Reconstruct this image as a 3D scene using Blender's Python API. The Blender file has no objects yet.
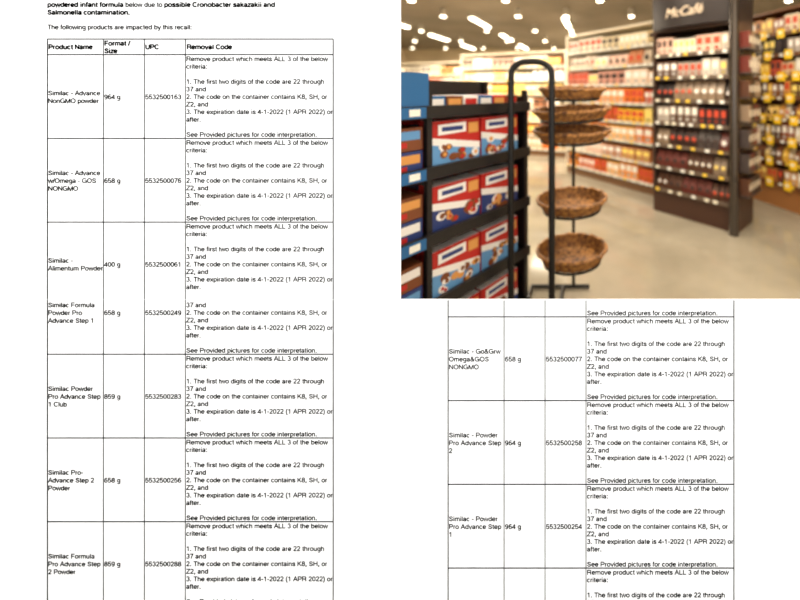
import bpy, math, random
from mathutils import Vector, Matrix
random.seed(11)
S = bpy.context.scene
S.view_settings.view_transform = 'Standard'
S.view_settings.look = 'None'

# ------------------------------------------------------------ helpers
def lin(c):
    return tuple(((x/255)/12.92 if x/255 <= .04045 else ((x/255+.055)/1.055)**2.4) for x in c)

def mat(name, col, rough=.5, metal=0, noise=None, emit=None, bump=0):
    m = bpy.data.materials.new(name); m.use_nodes = True
    nt = m.node_tree; b = nt.nodes['Principled BSDF']
    b.inputs['Base Color'].default_value = (*lin(col), 1)
    b.inputs['Roughness'].default_value = rough
    b.inputs['Metallic'].default_value = metal
    if noise:
        col2, sc = noise
        n = nt.nodes.new('ShaderNodeTexNoise'); n.inputs['Scale'].default_value = sc
        n.inputs['Detail'].default_value = 5
        tc = nt.nodes.new('ShaderNodeTexCoord')
        nt.links.new(tc.outputs['Object'], n.inputs['Vector'])
        r = nt.nodes.new('ShaderNodeValToRGB')
        r.color_ramp.elements[0].position = .35; r.color_ramp.elements[1].position = .65
        r.color_ramp.elements[0].color = (*lin(col), 1); r.color_ramp.elements[1].color = (*lin(col2), 1)
        nt.links.new(n.outputs['Fac'], r.inputs['Fac']); nt.links.new(r.outputs['Color'], b.inputs['Base Color'])
        if bump:
            bp = nt.nodes.new('ShaderNodeBump'); bp.inputs['Strength'].default_value = bump
            nt.links.new(n.outputs['Fac'], bp.inputs['Height']); nt.links.new(bp.outputs['Normal'], b.inputs['Normal'])
    if emit:
        b.inputs['Emission Color'].default_value = (*lin(col), 1)
        b.inputs['Emission Strength'].default_value = emit
    return m

def matcol(name, rough=.4):
    m = bpy.data.materials.new(name); m.use_nodes = True
    nt = m.node_tree; b = nt.nodes['Principled BSDF']; b.inputs['Roughness'].default_value = rough
    a = nt.nodes.new('ShaderNodeAttribute'); a.attribute_name = 'Col'
    nt.links.new(a.outputs['Color'], b.inputs['Base Color'])
    return m

M_pack = matcol('packaging_print', .4)
M_black = mat('black_metal', (20, 18, 18), .4, .3)
M_text = mat('print_ink', (4, 4, 4), 1)
M_text.node_tree.nodes['Principled BSDF'].inputs['Specular IOR Level'].default_value = 0
M_paper = mat('white_paper', (250, 250, 250), .95)
M_wallp = mat('white_wall_paint', (250, 250, 250), .95)
M_wick = mat('wicker', (176, 120, 56), .6, 0, ((84, 50, 22), 40), None, .3)

class MB:
    def __init__(s): s.v = []; s.f = []; s.c = []
    def box(s, x0, y0, z0, x1, y1, z1, c, top=None):
        i = len(s.v)
        s.v += [(x0,y0,z0),(x1,y0,z0),(x1,y1,z0),(x0,y1,z0),(x0,y0,z1),(x1,y0,z1),(x1,y1,z1),(x0,y1,z1)]
        s.f += [(i,i+3,i+2,i+1),(i+4,i+5,i+6,i+7),(i,i+1,i+5,i+4),(i+1,i+2,i+6,i+5),(i+2,i+3,i+7,i+6),(i+3,i,i+4,i+7)]
        s.c += [c, top or c, c, c, c, c]
    def poly(s, pts, c):
        i = len(s.v); s.v += pts; s.f.append(tuple(range(i, i+len(pts)))); s.c.append(c)
    def label(s, x0, z0, x1, z1, y, c):
        s.poly([(x0,y,z0),(x1,y,z0),(x1,y,z1),(x0,y,z1)], c)
    def disc(s, cx, cz, r, y, c, n=14, sq=1):
        s.poly([(cx+r*math.cos(a*2*math.pi/n), y, cz+sq*r*math.sin(a*2*math.pi/n)) for a in range(n)], c)
    def pouch(s, x0, y0, z0, x1, y1, z1, c):
        i = len(s.v); ym = (y0+y1)/2; w = x1-x0; zt = z0+(z1-z0)*.82
        s.v += [(x0,y0+.01,z0),(x1,y0+.01,z0),(x1,y1,z0),(x0,y1,z0),
                (x0-.0,y0,z0+(zt-z0)*.5),(x1,y0,z0+(zt-z0)*.5),(x1,y1,z0+(zt-z0)*.5),(x0,y1,z0+(zt-z0)*.5),
                (x0+w*.04,ym-.012,zt),(x1-w*.04,ym-.012,zt),(x1-w*.04,ym+.012,zt),(x0+w*.04,ym+.012,zt),
                (x0+w*.04,ym-.004,z1),(x1-w*.04,ym-.004,z1),(x1-w*.04,ym+.004,z1),(x0+w*.04,ym+.004,z1)]
        s.f.append((i,i+3,i+2,i+1)); s.c.append(c)
        for k in range(3):
            a = i+4*k
            for j in range(4):
                s.f.append((a+j, a+(j+1)%4, a+4+(j+1)%4, a+4+j)); s.c.append(c)
        s.f.append((i+12,i+13,i+14,i+15)); s.c.append(c)
    def can(s, cx, cy, z0, z1, r, c, lid, n=12):
        i = len(s.v); h = z1-z0
        prof = [(r,0,c),(r,.25,c),(r,.75,c),(r*.98,.9,c),(r*.8,.97,lid),(r*.8,1,lid)]
        for (rr, t, _) in prof:
            for j in range(n):
                a = 2*math.pi*j/n; s.v.append((cx+rr*math.cos(a), cy+rr*math.sin(a), z0+h*t))
        lab = tuple(min(1, x*1.6+.1) for x in c)
        for k in range(5):
            for j in range(n):
                s.f.append((i+k*n+j, i+k*n+(j+1)%n, i+(k+1)*n+(j+1)%n, i+(k+1)*n+j))
                s.c.append(lab if k == 1 else prof[k+1][2])
        s.f.append(tuple(i+5*n+j for j in range(n))); s.c.append(lid)
        s.f.append(tuple(i+n-1-j for j in range(n))); s.c.append(c)
    def make(s, name, m, parent=None):
        me = bpy.data.meshes.new(name); me.from_pydata(s.v, [], s.f)
        at = me.color_attributes.new('Col', 'FLOAT_COLOR', 'CORNER')
        li = 0
        for p, c in zip(me.polygons, s.c):
            for _ in range(p.loop_total):
                at.data[li].color = (*c[:3], 1); li += 1
        me.materials.append(m); me.update()
        o = bpy.data.objects.new(name, me); S.collection.objects.link(o)
        if parent: o.parent = parent
        return o

def empty(name, loc=(0,0,0), rz=0):
    e = bpy.data.objects.new(name, None); e.location = loc; e.rotation_euler = (0,0,rz)
    e.empty_display_size = .1
    S.collection.objects.link(e); return e

def boxobj(name, a, b, m, parent=None):
    mb = MB(); mb.box(*a, *b, (1,1,1)); return mb.make(name, m, parent)

def tube(name, pts, r, m, parent=None, cyclic=False):
    cu = bpy.data.curves.new(name, 'CURVE'); cu.dimensions = '3D'; cu.bevel_depth = r; cu.bevel_resolution = 3
    sp = cu.splines.new('POLY'); sp.points.add(len(pts)-1)
    for p, q in zip(sp.points, pts): p.co = (*q, 1)
    sp.use_cyclic_u = cyclic; cu.use_fill_caps = True
    cu.materials.append(m)
    o = bpy.data.objects.new(name, cu); S.collection.objects.link(o)
    if parent: o.parent = parent
    return o

# ------------------------------------------------------------ camera
EYE = 1.5; F = 330.0; D = 0.85; HX, HY = 600.0, 90.0
cam = bpy.data.cameras.new('camera'); co = bpy.data.objects.new('camera', cam); S.collection.objects.link(co)
co.location = (0, 0, EYE); co.rotation_euler = (math.pi/2, 0, 0)
cam.sensor_width = 36; cam.lens = F/800*36
cam.shift_x = (400-HX)/800; cam.shift_y = -(300-HY)/800
cam.clip_start = .05
cam.dof.use_dof = True; cam.dof.focus_distance = D; cam.dof.aperture_fstop = 1.1
S.camera = co

# ------------------------------------------------------------ room shell
XL, XR, YB, CH = -10, 6, 17, 3.6
k = D/F
def wx(u): return (u-HX)*k
def wz(v): return EYE-(v-HY)*k
fm = mat('polished_concrete', (134, 126, 110), .10, 0, ((154, 146, 130), 1.3))
boxobj('floor', (XL,-3,-.05), (XR,YB,0), fm)
M_ceil = mat('ceiling_paint', (140, 130, 116), .9, 0, ((120, 112, 100), .7))
boxobj('ceiling', (XL,D+.02,CH), (XR,YB,CH+.05), M_ceil)
M_wall = mat('beige_wall', (228, 212, 184), .9, 0, ((214, 198, 168), .5))
boxobj('wall_back', (XL,YB,0), (XR,YB+.1,CH), M_wall)
boxobj('wall_left', (XL-.1,D+.02,0), (XL,YB,CH), M_wall)
boxobj('wall_right', (XR,D+.02,0), (XR+.1,YB,CH), M_wall)
# partition wall with a splayed window opening; notices are posted on it
y0, y1, sp = D+.004, D+.012, .02
q = y0/D
fx0, fx1, fz0, fz1 = wx(400.6)*q, wx(880)*q, EYE+(wz(299.4)-EYE)*q, wz(-45)
vs = [(XL,y0,0),(XR,y0,0),(XR,y0,CH),(XL,y0,CH),(fx0,y0,fz0),(fx1,y0,fz0),(fx1,y0,fz1),(fx0,y0,fz1),
      (XL,y1,0),(XR,y1,0),(XR,y1,CH),(XL,y1,CH),(fx0-sp,y1,fz0-sp),(fx1+sp,y1,fz0-sp),(fx1+sp,y1,fz1+sp),(fx0-sp,y1,fz1+sp)]
fs = []
for j in range(4):
    n = (j+1) % 4
    fs += [(j,n,4+n,4+j),(8+n,8+j,12+j,12+n),(4+j,4+n,12+n,12+j),(n,j,8+j,8+n)]
me = bpy.data.meshes.new('wall_front'); me.from_pydata(vs, [], fs); me.materials.append(M_wallp)
S.collection.objects.link(bpy.data.objects.new('wall_front', me))

# ------------------------------------------------------------ printed notices (grotesque stroke lettering)
AFM = dict(zip("ABCDEFGHIJKLMNOPQRSTUVWXYZ", [667,667,722,722,667,611,778,722,278,500,667,556,833,722,778,667,778,722,667,611,722,667,944,667,667,611]))
AFM.update(zip("abcdefghijklmnopqrstuvwxyz", [556,556,500,556,556,278,556,556,222,222,500,222,833,556,556,556,556,333,500,278,556,500,722,500,500,500]))
for c in "0123456789": AFM[c] = 556
AFM.update({' ':278,'.':278,',':278,':':278,'/':278,'-':333,'(':333,')':333,'&':667})
AFB = dict(AFM)
AFB.update(zip("abcdefghijklmnopqrstuvwxyz", [556,611,556,611,556,333,611,611,278,278,556,278,889,611,611,611,611,389,556,333,611,556,778,556,556,500]))
AFB.update({'A':722,'B':722,'K':722})
def arc(cx, cy, rx, ry, a0, a1):
    n = max(3, int(abs(a1-a0)/24))
    return [(cx+rx*math.cos(math.radians(a0+(a1-a0)*i/n)), cy+ry*math.sin(math.radians(a0+(a1-a0)*i/n))) for i in range(n+1)]
def el(cx, cy, rx, ry): return arc(cx, cy, rx, ry, 0, 360)
X_ = .505; CP = .70
s_pts = [(.42,.37),(.37,.45),(.25,.485),(.12,.45),(.085,.37),(.15,.30),(.33,.24),(.425,.17),(.41,.09),(.33,.045),(.22,.035),(.1,.08),(.06,.16)]
six = [el(.28,.23,.19,.19), arc(.31,.36,.225,.32,50,200)]
G = {
'a':[el(.24,.15,.16,.115),[(.43,0),(.43,.36)],arc(.26,.36,.17,.125,0,165)],
'b':[[(.1,0),(.1,CP)],el(.29,.26,.19,.225)],
'c':[arc(.26,.26,.2,.225,45,315)],
'd':[[(.46,0),(.46,CP)],el(.265,.26,.19,.225)],
'e':[arc(.28,.26,.21,.225,0,325),[(.07,.26),(.49,.26)]],
'f':[[(.12,0),(.12,.58)]+arc(.22,.58,.1,.1,180,90)+[(.26,.68)],[(.02,.485),(.25,.485)]],
'g':[el(.265,.28,.19,.205),[(.46,.5),(.46,-.06)]+arc(.27,-.06,.19,.12,0,-150)],
'h':[[(.1,0),(.1,CP)],arc(.275,.32,.17,.165,180,0)+[(.445,0)]],
'i':[[(.11,0),(.11,X_)],[(.11,.60),(.11,.71)]],
'j':[[(.11,-.15),(.11,X_)],[(.11,.60),(.11,.71)]],
'k':[[(.1,0),(.1,CP)],[(.1,.18),(.42,X_)],[(.2,.3),(.45,0)]],
'l':[[(.11,0),(.11,CP)]],
'm':[[(.1,0),(.1,X_)],arc(.26,.34,.155,.145,180,0)+[(.415,0)],arc(.572,.34,.157,.145,180,0)+[(.73,0)]],
'n':[[(.1,0),(.1,X_)],arc(.275,.32,.17,.165,180,0)+[(.445,0)]],
'o':[el(.278,.26,.21,.225)],
'p':[[(.1,-.2),(.1,X_)],el(.29,.26,.19,.225)],
'q':[[(.46,-.2),(.46,X_)],el(.265,.26,.19,.225)],
'r':[[(.11,0),(.11,X_)],arc(.29,.3,.18,.185,180,95)],
's':[s_pts],
't':[[(.13,.66),(.13,.1),(.17,.045),(.25,.035)],[(.02,.485),(.25,.485)]],
'u':[[(.445,0),(.445,X_)],[(.1,X_)]+arc(.27,.2,.17,.165,180,360)],
'v':[[(.03,X_),(.25,.02),(.47,X_)]],
'w':[[(.03,X_),(.2,.02),(.36,.5),(.52,.02),(.69,X_)]],
'x':[[(.04,X_),(.46,0)],[(.46,X_),(.04,0)]],
'y':[[(.03,X_),(.25,.02)],[(.47,X_),(.22,-.12),(.15,-.18),(.06,-.17)]],
'z':[[(.05,.48),(.44,.48),(.05,.04),(.45,.04)]],
'A':[[(.03,0),(.333,.69),(.64,0)],[(.14,.24),(.53,.24)]],
'B':[[(.11,.04),(.11,.67),(.38,.67)]+arc(.4,.52,.15,.15,90,-90)+[(.11,.37)],[(.4,.37)]+arc(.41,.2,.18,.165,90,-90)+[(.11,.04)]],
'C':[arc(.38,.355,.3,.32,40,320)],
'D':[[(.11,.04),(.11,.67),(.33,.67)]+arc(.33,.355,.3,.315,90,-90)+[(.11,.04)]],
'E':[[(.6,.67),(.11,.67),(.11,.04),(.61,.04)],[(.11,.37),(.57,.37)]],
'F':[[(.56,.67),(.11,.67),(.11,0)],[(.11,.35),(.51,.35)]],
'G':[arc(.39,.355,.31,.32,45,340),[(.42,.33),(.69,.33),(.69,0)]],
'H':[[(.11,0),(.11,CP)],[(.61,0),(.61,CP)],[(.11,.37),(.61,.37)]],
'K':[[(.11,0),(.11,CP)],[(.11,.24),(.58,CP)],[(.27,.4),(.62,0)]],
'L':[[(.11,CP),(.11,.04),(.52,.04)]],
'M':[[(.1,0),(.1,.68)],[(.1,.68),(.416,.02),(.73,.68)],[(.73,.68),(.73,0)]],
'N':[[(.1,0),(.1,CP)],[(.1,.68),(.61,.02)],[(.61,0),(.61,CP)]],
'O':[el(.389,.355,.31,.32)],
'P':[[(.11,0),(.11,.67),(.4,.67)]+arc(.4,.495,.19,.175,90,-90)+[(.11,.32)]],
'R':[[(.11,0),(.11,.67),(.42,.67)]+arc(.42,.505,.19,.165,90,-90)+[(.11,.34)],[(.4,.34),(.57,.25),(.62,0)]],
'S':[[(x*1.28+.02, y*1.37) for x,y in s_pts]],
'T':[[(.03,.67),(.58,.67)],[(.305,.67),(.305,0)]],
'U':[[(.1,CP),(.1,.25)]+arc(.355,.25,.255,.215,180,360)+[(.61,CP)]],
'Z':[[(.05,.67),(.55,.67),(.05,.04),(.57,.04)]],
'&':[[(.6,0),(.2,.5)]+arc(.28,.57,.11,.1,200,-20)+[(.33,.42),(.12,.28)]+arc(.25,.18,.18,.145,150,330)+[(.55,.35)]],
'0':[el(.278,.35,.2,.32)], '1':[[(.1,.54),(.2,.57),(.31,.69)],[(.31,.69),(.31,0)]],
'2':[arc(.27,.49,.19,.185,165,-25)+[(.08,.06)],[(.06,.04),(.5,.04)]],
'3':[arc(.26,.51,.165,.16,160,-90),arc(.26,.2,.2,.165,90,-160)],
'4':[[(.385,0),(.385,.69)],[(.385,.68),(.04,.19),(.52,.19)]],
'5':[[(.46,.67),(.14,.67),(.09,.34)]+arc(.27,.235,.2,.2,140,-155)],
'6':six, '9':[[(.556-x,.7-y) for x,y in st] for st in six],
'7':[[(.05,.67),(.49,.67),(.3,.35),(.2,0)]],
'8':[el(.278,.52,.165,.15),el(.278,.2,.205,.165)],
'.':[[(.14,-.01),(.14,.12)]], ',':[[(.14,.12),(.14,0),(.1,-.13)]], ':':[[(.14,-.01),(.14,.12)],[(.14,.40),(.14,.53)]],
'/':[[(0,-.02),(.278,.72)]], '-':[[(.04,.27),(.29,.27)]],
'(':[[(.28,.73),(.17,.58),(.11,.38),(.11,.14),(.17,-.06),(.28,-.2)]],
')':[[(.05,.73),(.16,.58),(.22,.38),(.22,.14),(.16,-.06),(.05,-.2)]],
}
cache = {}
def glyph(ch, bold):
    key = (ch, bold)
    if key in cache: return cache[key]
    T = (.185 if bold else .128)/2; v = []; f = []
    if ch in '.:,': T *= 1.25
    sx = AFB[ch]/AFM[ch] if bold else 1
    for st in G[ch]:
        st = [(x*sx, y) for x, y in st]
        n = len(st); closed = math.dist(st[0], st[-1]) < 1e-4
        nor = []
        for i in range(n):
            a = st[i-1] if i else (st[n-2] if closed else None)
            b = st[i+1] if i < n-1 else (st[1] if closed else None)
            p = st[i]; ds = []
            for (u, w) in ((a, p), (p, b)):
                if u and w:
                    L = math.dist(u, w)
                    if L > 1e-6: ds.append(((w[0]-u[0])/L, (w[1]-u[1])/L))
            nx, ny = -sum(d[1] for d in ds), sum(d[0] for d in ds); L = math.hypot(nx, ny) or 1; nx /= L; ny /= L
            c = abs(nx*-ds[0][1]+ny*ds[0][0]); m = T/max(c, .45); nor.append((nx*m, ny*m))
        i0 = len(v)
        for p, q_ in zip(st, nor): v += [(p[0]+q_[0], p[1]+q_[1]), (p[0]-q_[0], p[1]-q_[1])]
        for i in range(n-1): f.append((i0+2*i, i0+2*i+1, i0+2*i+3, i0+2*i+2))
    cache[key] = (v, f); return v, f
FS = 6.53
class Doc:
    def __init__(s, u0, v0, u1, v1):
        s.u0, s.v0, s.u1, s.v1 = u0, v0, u1, v1
        s.e = empty('recall_notice_page', (wx(u0), D, wz(v0)))
        boxobj('paper_sheet', (0,.001,-(v1-v0)*k), ((u1-u0)*k,.003,0), M_paper, s.e)
        s.v = []; s.f = []
    def loc(s, u, v): return ((u-s.u0)*k, 0, -(v-s.v0)*k)
    def text(s, u, vc, t, bold=False):
        A = AFB if bold else AFM
        base = vc+2.3; pen = u
        for ch in t:
            if ch != ' ':
                gv, gf = glyph(ch, bold); i = len(s.v)
                s.v += [s.loc(pen+x*FS, base-y*FS) for x, y in gv]
                s.f += [tuple(i+j for j in p) for p in gf]
            pen += A[ch]/1000*FS
        return pen
    def line(s, ua, va, ub, vb, t=.7):
        i = len(s.v)
        if ua == ub: a, b, c, d = ua-t/2, va, ub+t/2, vb
        else: a, b, c, d = ua, va-t/2, ub, vb+t/2
        s.v += [s.loc(a,d), s.loc(c,d), s.loc(c,b), s.loc(a,b)]; s.f.append((i,i+1,i+2,i+3))
    def table(s, L, top, rows, vmin, vmax, n0=None):
        cols = [L, L+56, L+97, L+138, L+286]
        body = ["Remove product which meets ALL 3 of the below","criteria:","","1. The first two digits of the code are 22 through","37 and",
                "2. The code on the container contains K8, SH, or","Z2, and","3. The expiration date is 4-1-2022 (1 APR 2022) or","after.","","See Provided pictures for code interpretation."]
        t = top
        ok = lambda v: vmin+2.6 < v < vmax-2.2
        for (nm, g, upc) in rows:
            if vmin < t < vmax: s.line(L, t, L+286, t, 1.0)
            for i, b in enumerate(body):
                v = t+4.2+7.57*i
                if b and ok(v): s.text(cols[3]+.9, v, b)
            mid = t+42.3
            for i, b in enumerate(nm):
                v = mid+(i-(len(nm)-1)/2)*7.8
                if ok(v): s.text(L+.7, v, b)
            if ok(mid):
                s.text(cols[1]+.8, mid, g); s.text(cols[2]+.8, mid, upc)
            t += 83.8
        if vmin < t < vmax: s.line(L, t, L+286, t, 1.0)
        a = max(top if n0 is None else n0, vmin); b = min(t, vmax)
        for i, c in enumerate(cols): s.line(c, a, c, b, .9 if i in (0,4) else .7)
    def done(s):
        me = bpy.data.meshes.new('printed_text'); me.from_pydata(s.v, [], s.f); me.materials.append(M_text)
        o = bpy.data.objects.new('printed_text', me); S.collection.objects.link(o); o.parent = s.e
        o.location = (0, .0004, 0)

d = Doc(-30, -60, 400.4, 299.6)
p = d.text(47, 4.5, "powdered infant formula", True); p = d.text(p, 4.5, " below due to ")
d.text(p, 4.5, "possible Cronobacter sakazakii and", True)
d.text(47, 12.2, "Salmonella contamination.", True)
d.text(47, 27, "The following products are impacted by this recall:")
d.line(47, 39, 333, 39, 1.0)
for t_, u_, v_ in (("Product Name",48,46.8),("Format /",104,43.2),("Size",104,50.8),("UPC",145,46.8),("Removal Code",186.5,46.8)):
    d.text(u_, v_, t_, True)
d.table(47, 54.6, [(["Similac - Advance","NonGMO powder"],"964 g","5532500163"),(["Similac - Advance","w/Omega - GOS","NONGMO"],"658 g","5532500076"),
                   (["Similac -","Alimentum Powder"],"400 g","5532500061")], -60, 299.5, 39)
d.done()
d = Doc(-30, 299.6, 400.4, 655)
d.table(47, 270.6, [(["Similac Formula","Powder Pro","Advance Step 1"],"658 g","5532500249"),(["Similac Powder","Pro Advance Step","1 Club"],"859 g","5532500283"),
                    (["Similac Pro-","Advance Step 2","Powder"],"658 g","5532500256"),(["Similac Formula","Pro Advance Step","2 Powder"],"859 g","5532500288")], 300, 655)
d.done()
d = Doc(400.4, 299.6, 830, 655)
d.table(448, 233.2, [(["",""],"",""),(["Similac - Go&Grw","Omega&GOS","NONGMO"],"658 g","5532500077"),(["Similac - Powder","Pro Advance Step","2"],"964 g","5532500258"),
                    (["Similac - Powder","Pro Advance Step","1"],"964 g","5532500254"),([],"","")], 300.5, 655, 300)
d.done()

# ------------------------------------------------------------ store shelving
C = lambda *a: lin(a)
PAL = {
 'orange': [C(228,120,40),C(236,146,54),C(210,96,36),C(240,180,100),C(200,70,34)],
 'white': [C(240,232,220),C(230,212,192),C(210,192,170),C(240,200,180),C(196,130,90)],
 'yellow': [C(238,186,50),C(232,156,50),C(240,214,130),C(200,96,40)],
 'mixed': [C(236,186,70),C(230,225,215),C(200,80,56),C(230,136,50),C(134,86,58),C(214,190,150),C(90,76,70)],
 'coffee': [C(62,40,34),C(96,62,46),C(44,34,34),C(112,50,42),C(150,128,106),C(200,190,176),C(80,70,68)],
 'kcup': [C(60,48,46),C(216,204,190),C(96,68,56),C(176,162,150),C(48,40,42)],
 'pink': [C(230,168,150),C(238,225,215),C(206,130,110),C(242,212,186)],
 'wood': [C(190,120,60),C(214,154,76),C(232,192,100),C(150,80,54),C(138,86,50),C(90,60,44),C(226,212,184),C(204,160,100)],
 'pale': [C(244,234,212),C(240,222,182),C(232,204,150),C(246,240,228),C(230,176,106)],
}
def items(mb, x0, x1, y0, z, hmax, pal, kind, w=.12, dep=.2, fac=(2,4)):
    x = x0+.01
    while x < x1-w*.8:
        c = random.choice(pal); lab = random.choice([C(240,235,225),C(250,222,120),C(208,76,50),C(245,240,235),C(60,44,42)])
        ww = w*random.uniform(.8,1.25); h = hmax*random.uniform(.68,.92)
        for _ in range(random.randint(*fac)):
            if x+ww > x1-.005: break
            yy = y0+.015+random.uniform(0,.02)
            if kind == 'box':
                mb.box(x, yy, z, x+ww-.006, yy+dep, z+h, c)
                mb.label(x+.012, z+h*.45, x+ww-.018, z+h*.85, yy-.002, lab)
                mb.label(x+.02, z+h*.12, x+ww-.03, z+h*.3, yy-.002, tuple(j*.5 for j in lab))
            elif kind == 'pouch':
                mb.pouch(x, yy, z, x+ww-.008, yy+.1, z+h, c)
                mb.disc(x+ww*.47, z+h*.46, ww*.27, yy-.003, lab, 12, 1.1)
            else:
                r = ww/2-.004; mb.can(x+ww/2, yy+r, z, z+h, r, c, lab)
            x += ww
        x += .004

def gondola(name, p0, p1, H, dep, shelves, specs, body, base, header=None, trim=C(200,195,185), tags=True, basez=.12, w=.12, bigtags=False, fac=(2,4)):
    dx, dy = p1[0]-p0[0], p1[1]-p0[1]; L = math.hypot(dx, dy)
    e = empty(name, (p0[0], p0[1], 0), math.atan2(dy, dx))
    f = MB()
    f.box(0, .02, 0, L, dep, basez, base)
    f.box(.03, dep-.03, basez, L-.03, dep, H, body)
    f.box(0, 0, basez-.01, .03, dep, H, body); f.box(L-.03, 0, basez-.01, L, dep, H, body)
    f.box(0, -.0, H, L, dep, H+.03, body)
    n = max(1, round(L/1.1))
    for i in range(1, n):
        f.box(L*i/n-.012, dep-.07, basez, L*i/n+.012, dep-.03, H, body)
    P = MB()
    zs = list(shelves)+[H]
    for i, z in enumerate(shelves):
        f.box(.03, .0, z-.03, L-.03, dep-.03, z, body)
        f.box(.03, -.008, z-.035, L-.03, .0, z+.008, trim)
        if tags:
            x = .05
            while x < L-.1:
                f.label(x, z-.03, x+.05, z+.003, -.010, random.choice([C(245,240,220),C(250,210,70),C(245,245,240)])); x += random.uniform(.09,.2)
        if bigtags:
            x = .06+random.uniform(0,.15)
            while x < L-.12:
                f.box(x, -.014, z-.07, x+.10, -.010, z+.045, C(255,208,40)); f.label(x+.02, z-.02, x+.07, z+.01, -.016, C(250,245,225)); x += random.uniform(.18,.34)
        pal, kind = specs[i % len(specs)]
        items(P, .035, L-.035, .0, z, zs[i+1]-z-.035, PAL[pal], kind, w, fac=fac)
    f.make('shelf_frame', M_pack, e); P.make('products', M_pack, e)
    if header:
        header(e, L)
    return e, L

def lin_z(a, b, n): return [a+(b-a)*i/n for i in range(n)]
cream = C(232,220,198); brown = C(120,86,58)
gondola('grocery_shelf', (-.62,6.05), (.80,4.62), 2.45, .45, lin_z(.16,2.45,8),
        [('orange','box'),('white','box'),('orange','box'),('yellow','box'),('orange','box'),('pink','box'),('white','pouch'),('pale','box')], cream, brown)
gondola('grocery_shelf', (-3.5,8.3), (-.75,7.3), 2.35, .5, lin_z(.16,2.35,7),
        [('mixed','box'),('yellow','box'),('pale','box'),('white','box'),('yellow','box'),('pale','can'),('white','box')], cream, brown, w=.16)
gondola('grocery_shelf', (-7.6,10.8), (-3.6,9.4), 2.3, .5, lin_z(.16,2.3,6),
        [('mixed','box'),('yellow','box'),('pale','box')], cream, brown, w=.2)
gondola('grocery_shelf', (-2.2,12.4), (2.4,12.4), 2.3, .5, lin_z(.16,2.3,6),
        [('mixed','box'),('pale','box'),('yellow','box')], cream, brown, w=.2)
gondola('grocery_shelf', (-4.2,6.6), (-2.3,5.6), 1.5, .5, lin_z(.16,1.5,4),
        [('mixed','box'),('pale','box')], cream, brown)
gondola('grocery_shelf', (1.93,4.95), (2.95,2.75), 2.5, .5, lin_z(.32,2.5,8),
        [('wood','box'),('mixed','pouch'),('wood','box'),('wood','pouch'),('wood','box'),('mixed','box'),('kcup','box'),('wood','box')], C(106,68,40), C(156,104,58), basez=.28, trim=C(112,72,44), w=.08, bigtags=True, fac=(1,2))

def coffee_header(e, L):
    h = MB(); n = 14; z0, z1 = 2.23, 2.66; kb = C(34,26,26)
    for i in range(n):
        a0, a1 = i/n, (i+1)/n
        yb = lambda a: -.10*math.sin(math.pi*a)
        x0, x1 = L*a0, L*a1
        h.poly([(x0,yb(a0),z0),(x1,yb(a1),z0),(x1,yb(a1),z1),(x0,yb(a0),z1)], kb)
        h.poly([(x0,yb(a0),z0),(x0,.5,z0),(x1,.5,z0),(x1,yb(a1),z0)], kb)
        h.poly([(x0,yb(a0),z1),(x1,yb(a1),z1),(x1,.5,z1),(x0,.5,z1)], kb)
    h.box(0,.0,z0,.01,.5,z1,kb); h.box(L-.01,.0,z0,L,.5,z1,kb)
    h.make('header_sign', M_pack, e)
    cu = bpy.data.curves.new('sign_lettering', 'FONT'); cu.body = 'McCafé'; cu.size = .15; cu.align_x = 'CENTER'; cu.extrude = .003; cu.shear = .25
    cu.materials.append(mat('sign_lettering', (225,205,180), .5))
    o = bpy.data.objects.new('sign_lettering', cu); S.collection.objects.link(o); o.parent = e
    o.location = (L*.46, -.112, 2.34); o.rotation_euler = (math.pi/2,0,0)
    tube('corner_column', [(L-.02,-.03,0),(L-.02,-.03,2.66)], .05, mat('dark_chrome',(96,90,86),.15,.9), e)
    g_ = MB()
    for z in lin_z(.4,2.2,7):
        g_.box(L+.002,.05,z-.02,L+.11,.45,z,C(70,60,55))
        for j in range(4):
            g_.box(L+.008,.06+j*.095,z,L+.1,.06+j*.095+.08,z+.17,random.choice(PAL['coffee']))
            g_.poly([(L+.102,.07+j*.095,z+.05),(L+.102,.13+j*.095,z+.05),(L+.102,.13+j*.095,z+.12),(L+.102,.07+j*.095,z+.12)],C(230,220,200))
    g_.make('end_wing', M_pack, e)
gondola('coffee_display_stand', (.66,4.12), (1.42,3.42), 2.2, .5, lin_z(.30,2.2,7),
        [('coffee','pouch'),('coffee','pouch'),('coffee','pouch'),('kcup','box'),('coffee','pouch'),('kcup','box'),('white','box')],
        C(66,48,40), C(70,44,32), coffee_header, trim=C(104,88,76), basez=.26, w=.085)

# ------------------------------------------------------------ snack rack in the foreground
A = Vector((-.99,1.27)); B = Vector((-.47,2.15)); dv = B-A; L = dv.length
e = empty('snack_display_rack', (A.x, A.y, 0), math.atan2(dv.y, dv.x))
f = MB(); blk = C(26,23,24); blue = C(34,96,150)
dep = .42
f.box(0,.0,0,L,dep,.1,blk)
f.box(.02,dep-.02,.1,L-.02,dep,1.56,blk)
for x in (0, .34, L-.03):
    f.box(x,.0,.1,x+.025,.03,1.50,blk); f.box(x,dep-.05,.1,x+.025,dep-.02,1.56,blk)
lv = [.14,.47,.79,1.11,1.40]
for z in lv:
    f.box(0,.0,z-.03,L,dep-.02,z,blk)
    f.box(0,-.02,z-.035,L,-.0,z+.025,blk)
    f.box(.03,-.024,z-.03,.32,-.02,z+.02,blue)
    for j in range(3): f.label(.06+j*.09,z-.02,.11+j*.09,z+.012,-.026,C(235,235,225))
f.box(0,-.01,1.40,.34,.0,1.58,blue); f.box(0,0,1.56,.34,.1,1.58,blue)
f.box(L-.012,.0,.1,L,dep,1.46,blk)
f.make('rack_frame', M_pack, e)
P = MB()
red, navy, wht, gold, crust, sky = C(184,38,34), C(44,60,116), C(236,232,228), C(214,150,80), C(120,66,36), C(96,150,200)
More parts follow.
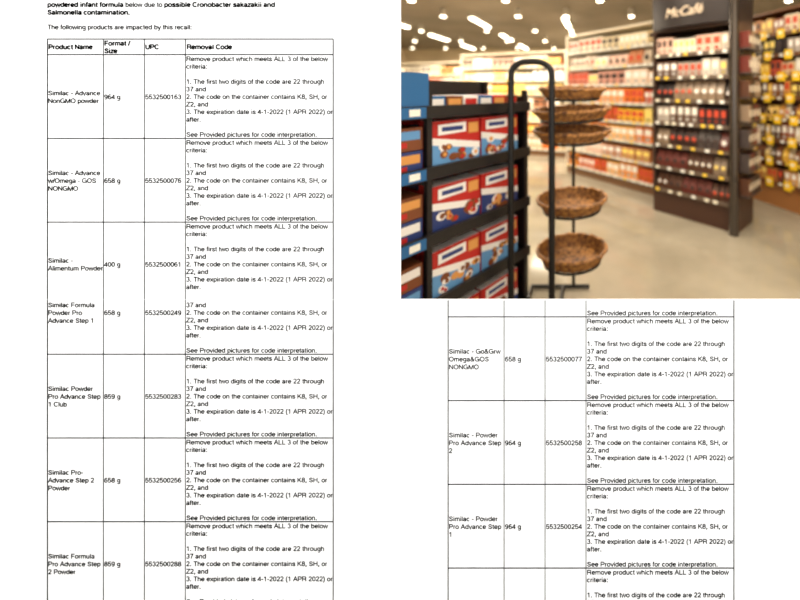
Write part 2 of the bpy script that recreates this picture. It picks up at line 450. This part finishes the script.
for li, z in enumerate(lv[:4]):
    hh = .235
    for j in range(2):
        for i in range(2):
            x = .035+i*.15; zz = z+j*.11
            P.box(x,.02,zz,x+.143,.34,zz+.105,navy if (i+j)%2 else crust)
            P.label(x+.01,zz+.05,x+.13,zz+.09,.018,[wht,gold,sky][(i+j+li)%3]); P.label(x+.01,zz+.015,x+.07,zz+.04,.018,red)
    x = .375
    while x+.29 < L-.015:
        for r in range(3):
            y = .02+r*.12
            P.box(x,y,z,x+.28,y+.11,z+hh-(.03 if r%2 else 0),red, sky if r%2 else wht)
        y = .018
        P.poly([(x,y-.001,z+.12),(x+.28,y-.001,z+.07),(x+.28,y-.001,z+.105),(x,y-.001,z+.155)], wht)
        P.poly([(x,y-.001,z),(x+.28,y-.001,z),(x+.28,y-.001,z+.07),(x,y-.001,z+.12)], sky if li%2 else navy)
        P.poly([(x+.03,y-.002,z+.165),(x+.19,y-.002,z+.170),(x+.19,y-.002,z+.222),(x+.03,y-.002,z+.217)], wht)
        P.label(x+.05,z+.182,x+.17,z+.204,y-.003,navy)
        rr = random.Random(li*7+int(x*100))
        for _ in range(12):
            cx = rr.uniform(.04,.25); cz = rr.uniform(.025,.11); r = rr.uniform(.016,.03); y2 = y-.003-rr.random()*.001
            P.disc(x+cx,z+cz,r,y2,rr.choice([crust,gold,wht,crust]),9,rr.uniform(.6,1)); P.disc(x+cx+.004,z+cz,r*.5,y2-.0005,rr.choice([gold,red,crust]),8)
        P.label(x+.205,z+.16,x+.268,z+.215,y-.002,gold)
        x += .292
for i in range(7):
    x = .36+i*.1
    if x+.1 > L: break
    P.box(x,.03,1.40,x+.094,.3,1.40+.07,[blue,crust,wht,blue,red,crust,blue][i]); P.label(x+.01,1.415,x+.084,1.455,.028,[wht,gold,red][i%3])
P.make('snack_boxes', M_pack, e)

# ------------------------------------------------------------ wicker basket stand
bs = empty('wicker_basket_stand', (-.20,2.24,0), 0)
def loop(cx, y, w, top, n=14):
    pts = [(cx-w/2,y,.02)]
    for i in range(n+1):
        a = math.pi-math.pi*i/n
        pts.append((cx+math.copysign(abs(math.cos(a))**.8, math.cos(a))*w/2, y, top-.09+.09*abs(math.sin(a))**.8))
    pts.append((cx+w/2,y,.02)); return pts
fx = -.195
tube('front_loop', loop(fx,-.34,.235,1.665), .019, M_black, bs)
tube('foot_bar_1', [(fx-.1175,-.34,.02),(fx-.1175,.25,.02)], .014, M_black, bs)
tube('foot_bar_2', [(fx+.1175,-.34,.02),(fx+.1175,.25,.02)], .014, M_black, bs)
tube('foot_cross_1', [(fx-.1175,.25,.02),(.12,.25,.02)], .014, M_black, bs)
tube('foot_cross_2', [(fx-.1175,-.1,.02),(.12,-.1,.02)], .014, M_black, bs)
tube('back_pole', [(0,.25,.02),(0,.25,1.50)], .012, M_black, bs)
def basket(z, r, h, tx, ty, cx=0):
    n = 96; rows = 8; v = []; fc = []
    for i in range(rows*2+1):
        t = i/(rows*2); rr = r*(.80+.20*t**.7)
        for j in range(n):
            a = 2*math.pi*j/n
            w = .006*math.sin(a*24+math.pi*(i//2)) * (1 if i%2 else .4)
            v.append((( rr+w)*math.cos(a)*1.05, (rr+w)*math.sin(a)*.85, h*t))
    for i in range(rows*2):
        for j in range(n): fc.append((i*n+j,i*n+(j+1)%n,(i+1)*n+(j+1)%n,(i+1)*n+j))
    fc.append(tuple(range(n-1,-1,-1)))
    me = bpy.data.meshes.new('basket'); me.from_pydata(v, [], fc); me.materials.append(M_wick)
    for p_ in me.polygons: p_.use_smooth = True
    o = bpy.data.objects.new('basket', me); S.collection.objects.link(o); o.parent = bs
    sm = o.modifiers.new('thick','SOLIDIFY'); sm.thickness = .008
    o.location = (cx,0,z); o.rotation_euler = (tx,ty,0)
    rim = tube('basket_rim', [(r*1.05*math.cos(2*math.pi*j/40), r*.85*math.sin(2*math.pi*j/40), h+.006*math.sin(j*2.4)) for j in range(40)], .012, M_wick, bs, True)
    rim.location = o.location; rim.rotation_euler = o.rotation_euler
    hoop = tube('support_hoop', [(r*.82*1.05*math.cos(2*math.pi*j/32), r*.82*.85*math.sin(2*math.pi*j/32), -.008) for j in range(32)], .008, M_black, bs, True)
    hoop.location = o.location; hoop.rotation_euler = o.rotation_euler
    tube('support_arm', [(0,.25,z+.04),(0,.14,z-.005)], .007, M_black, bs)
for z, r, h in ((1.45,.21,.06),(1.31,.245,.06),(1.17,.245,.06),(.70,.22,.07),(.35,.22,.08)):
    basket(z, r, h, .06, random.uniform(-.05,.05), .012)

# ------------------------------------------------------------ lighting
M_bulb = mat('lamp_glow', (255,242,214), .5, emit=12)
M_can = mat('lamp_housing', (190,184,172), .5)
cl = empty('ceiling_track_lights')
g = MB(); h = MB()
pts = [(x, y) for y in (8.5,10.6,12.8,15) for x in [j*1.6-8.6+random.uniform(-.35,.35) for j in range(10)]]
pts += [(x, y) for y in (3,5,7) for x in (-4,-2,0,2,4)]
for (x, y) in pts:
    g.can(x, y, CH-.20, CH, .075, (1,1,1), (1,1,1), 10)
    h.can(x, y, CH-.22, CH-.19, .065, (1,1,1), (1,1,1), 10)
for x in (-6.2,-3.6,-1.0):
    for y in (9.2,12.0,14.8):
        g.box(x-.08,y,CH-.07,x+.08,y+1.5,CH,(1,1,1)); h.box(x-.06,y+.03,CH-.1,x+.06,y+1.47,CH-.07,(1,1,1))
g.make('lamp_housings', M_can, cl); h.make('lamp_lenses', M_bulb, cl)
def area(x, y, z, sx, sy, pw, col=(1,.87,.68), rx=0):
    l = bpy.data.lights.new('ceiling_panel_lamp','AREA'); l.shape = 'RECTANGLE'; l.size = sx; l.size_y = sy; l.energy = pw; l.color = col
    o = bpy.data.objects.new('ceiling_panel_lamp', l); o.location = (x,y,z); o.rotation_euler = (rx,0,0); S.collection.objects.link(o)
area(-.5,3.0,3.35,2.5,1.2,100)
area(1.5,2.2,3.35,1.5,1,105)
area(-2,6.3,3.33,5,1,320)
area(.6,9.5,3.33,5,1,380)
area(-5,8,3.33,3,1,340)
area(-2,13.5,3.33,8,1,600)
w = bpy.data.worlds.new('world'); S.world = w; w.use_nodes = True
w.node_tree.nodes['Background'].inputs['Color'].default_value = (1,1,1,1)
w.node_tree.nodes['Background'].inputs['Strength'].default_value = 1.85
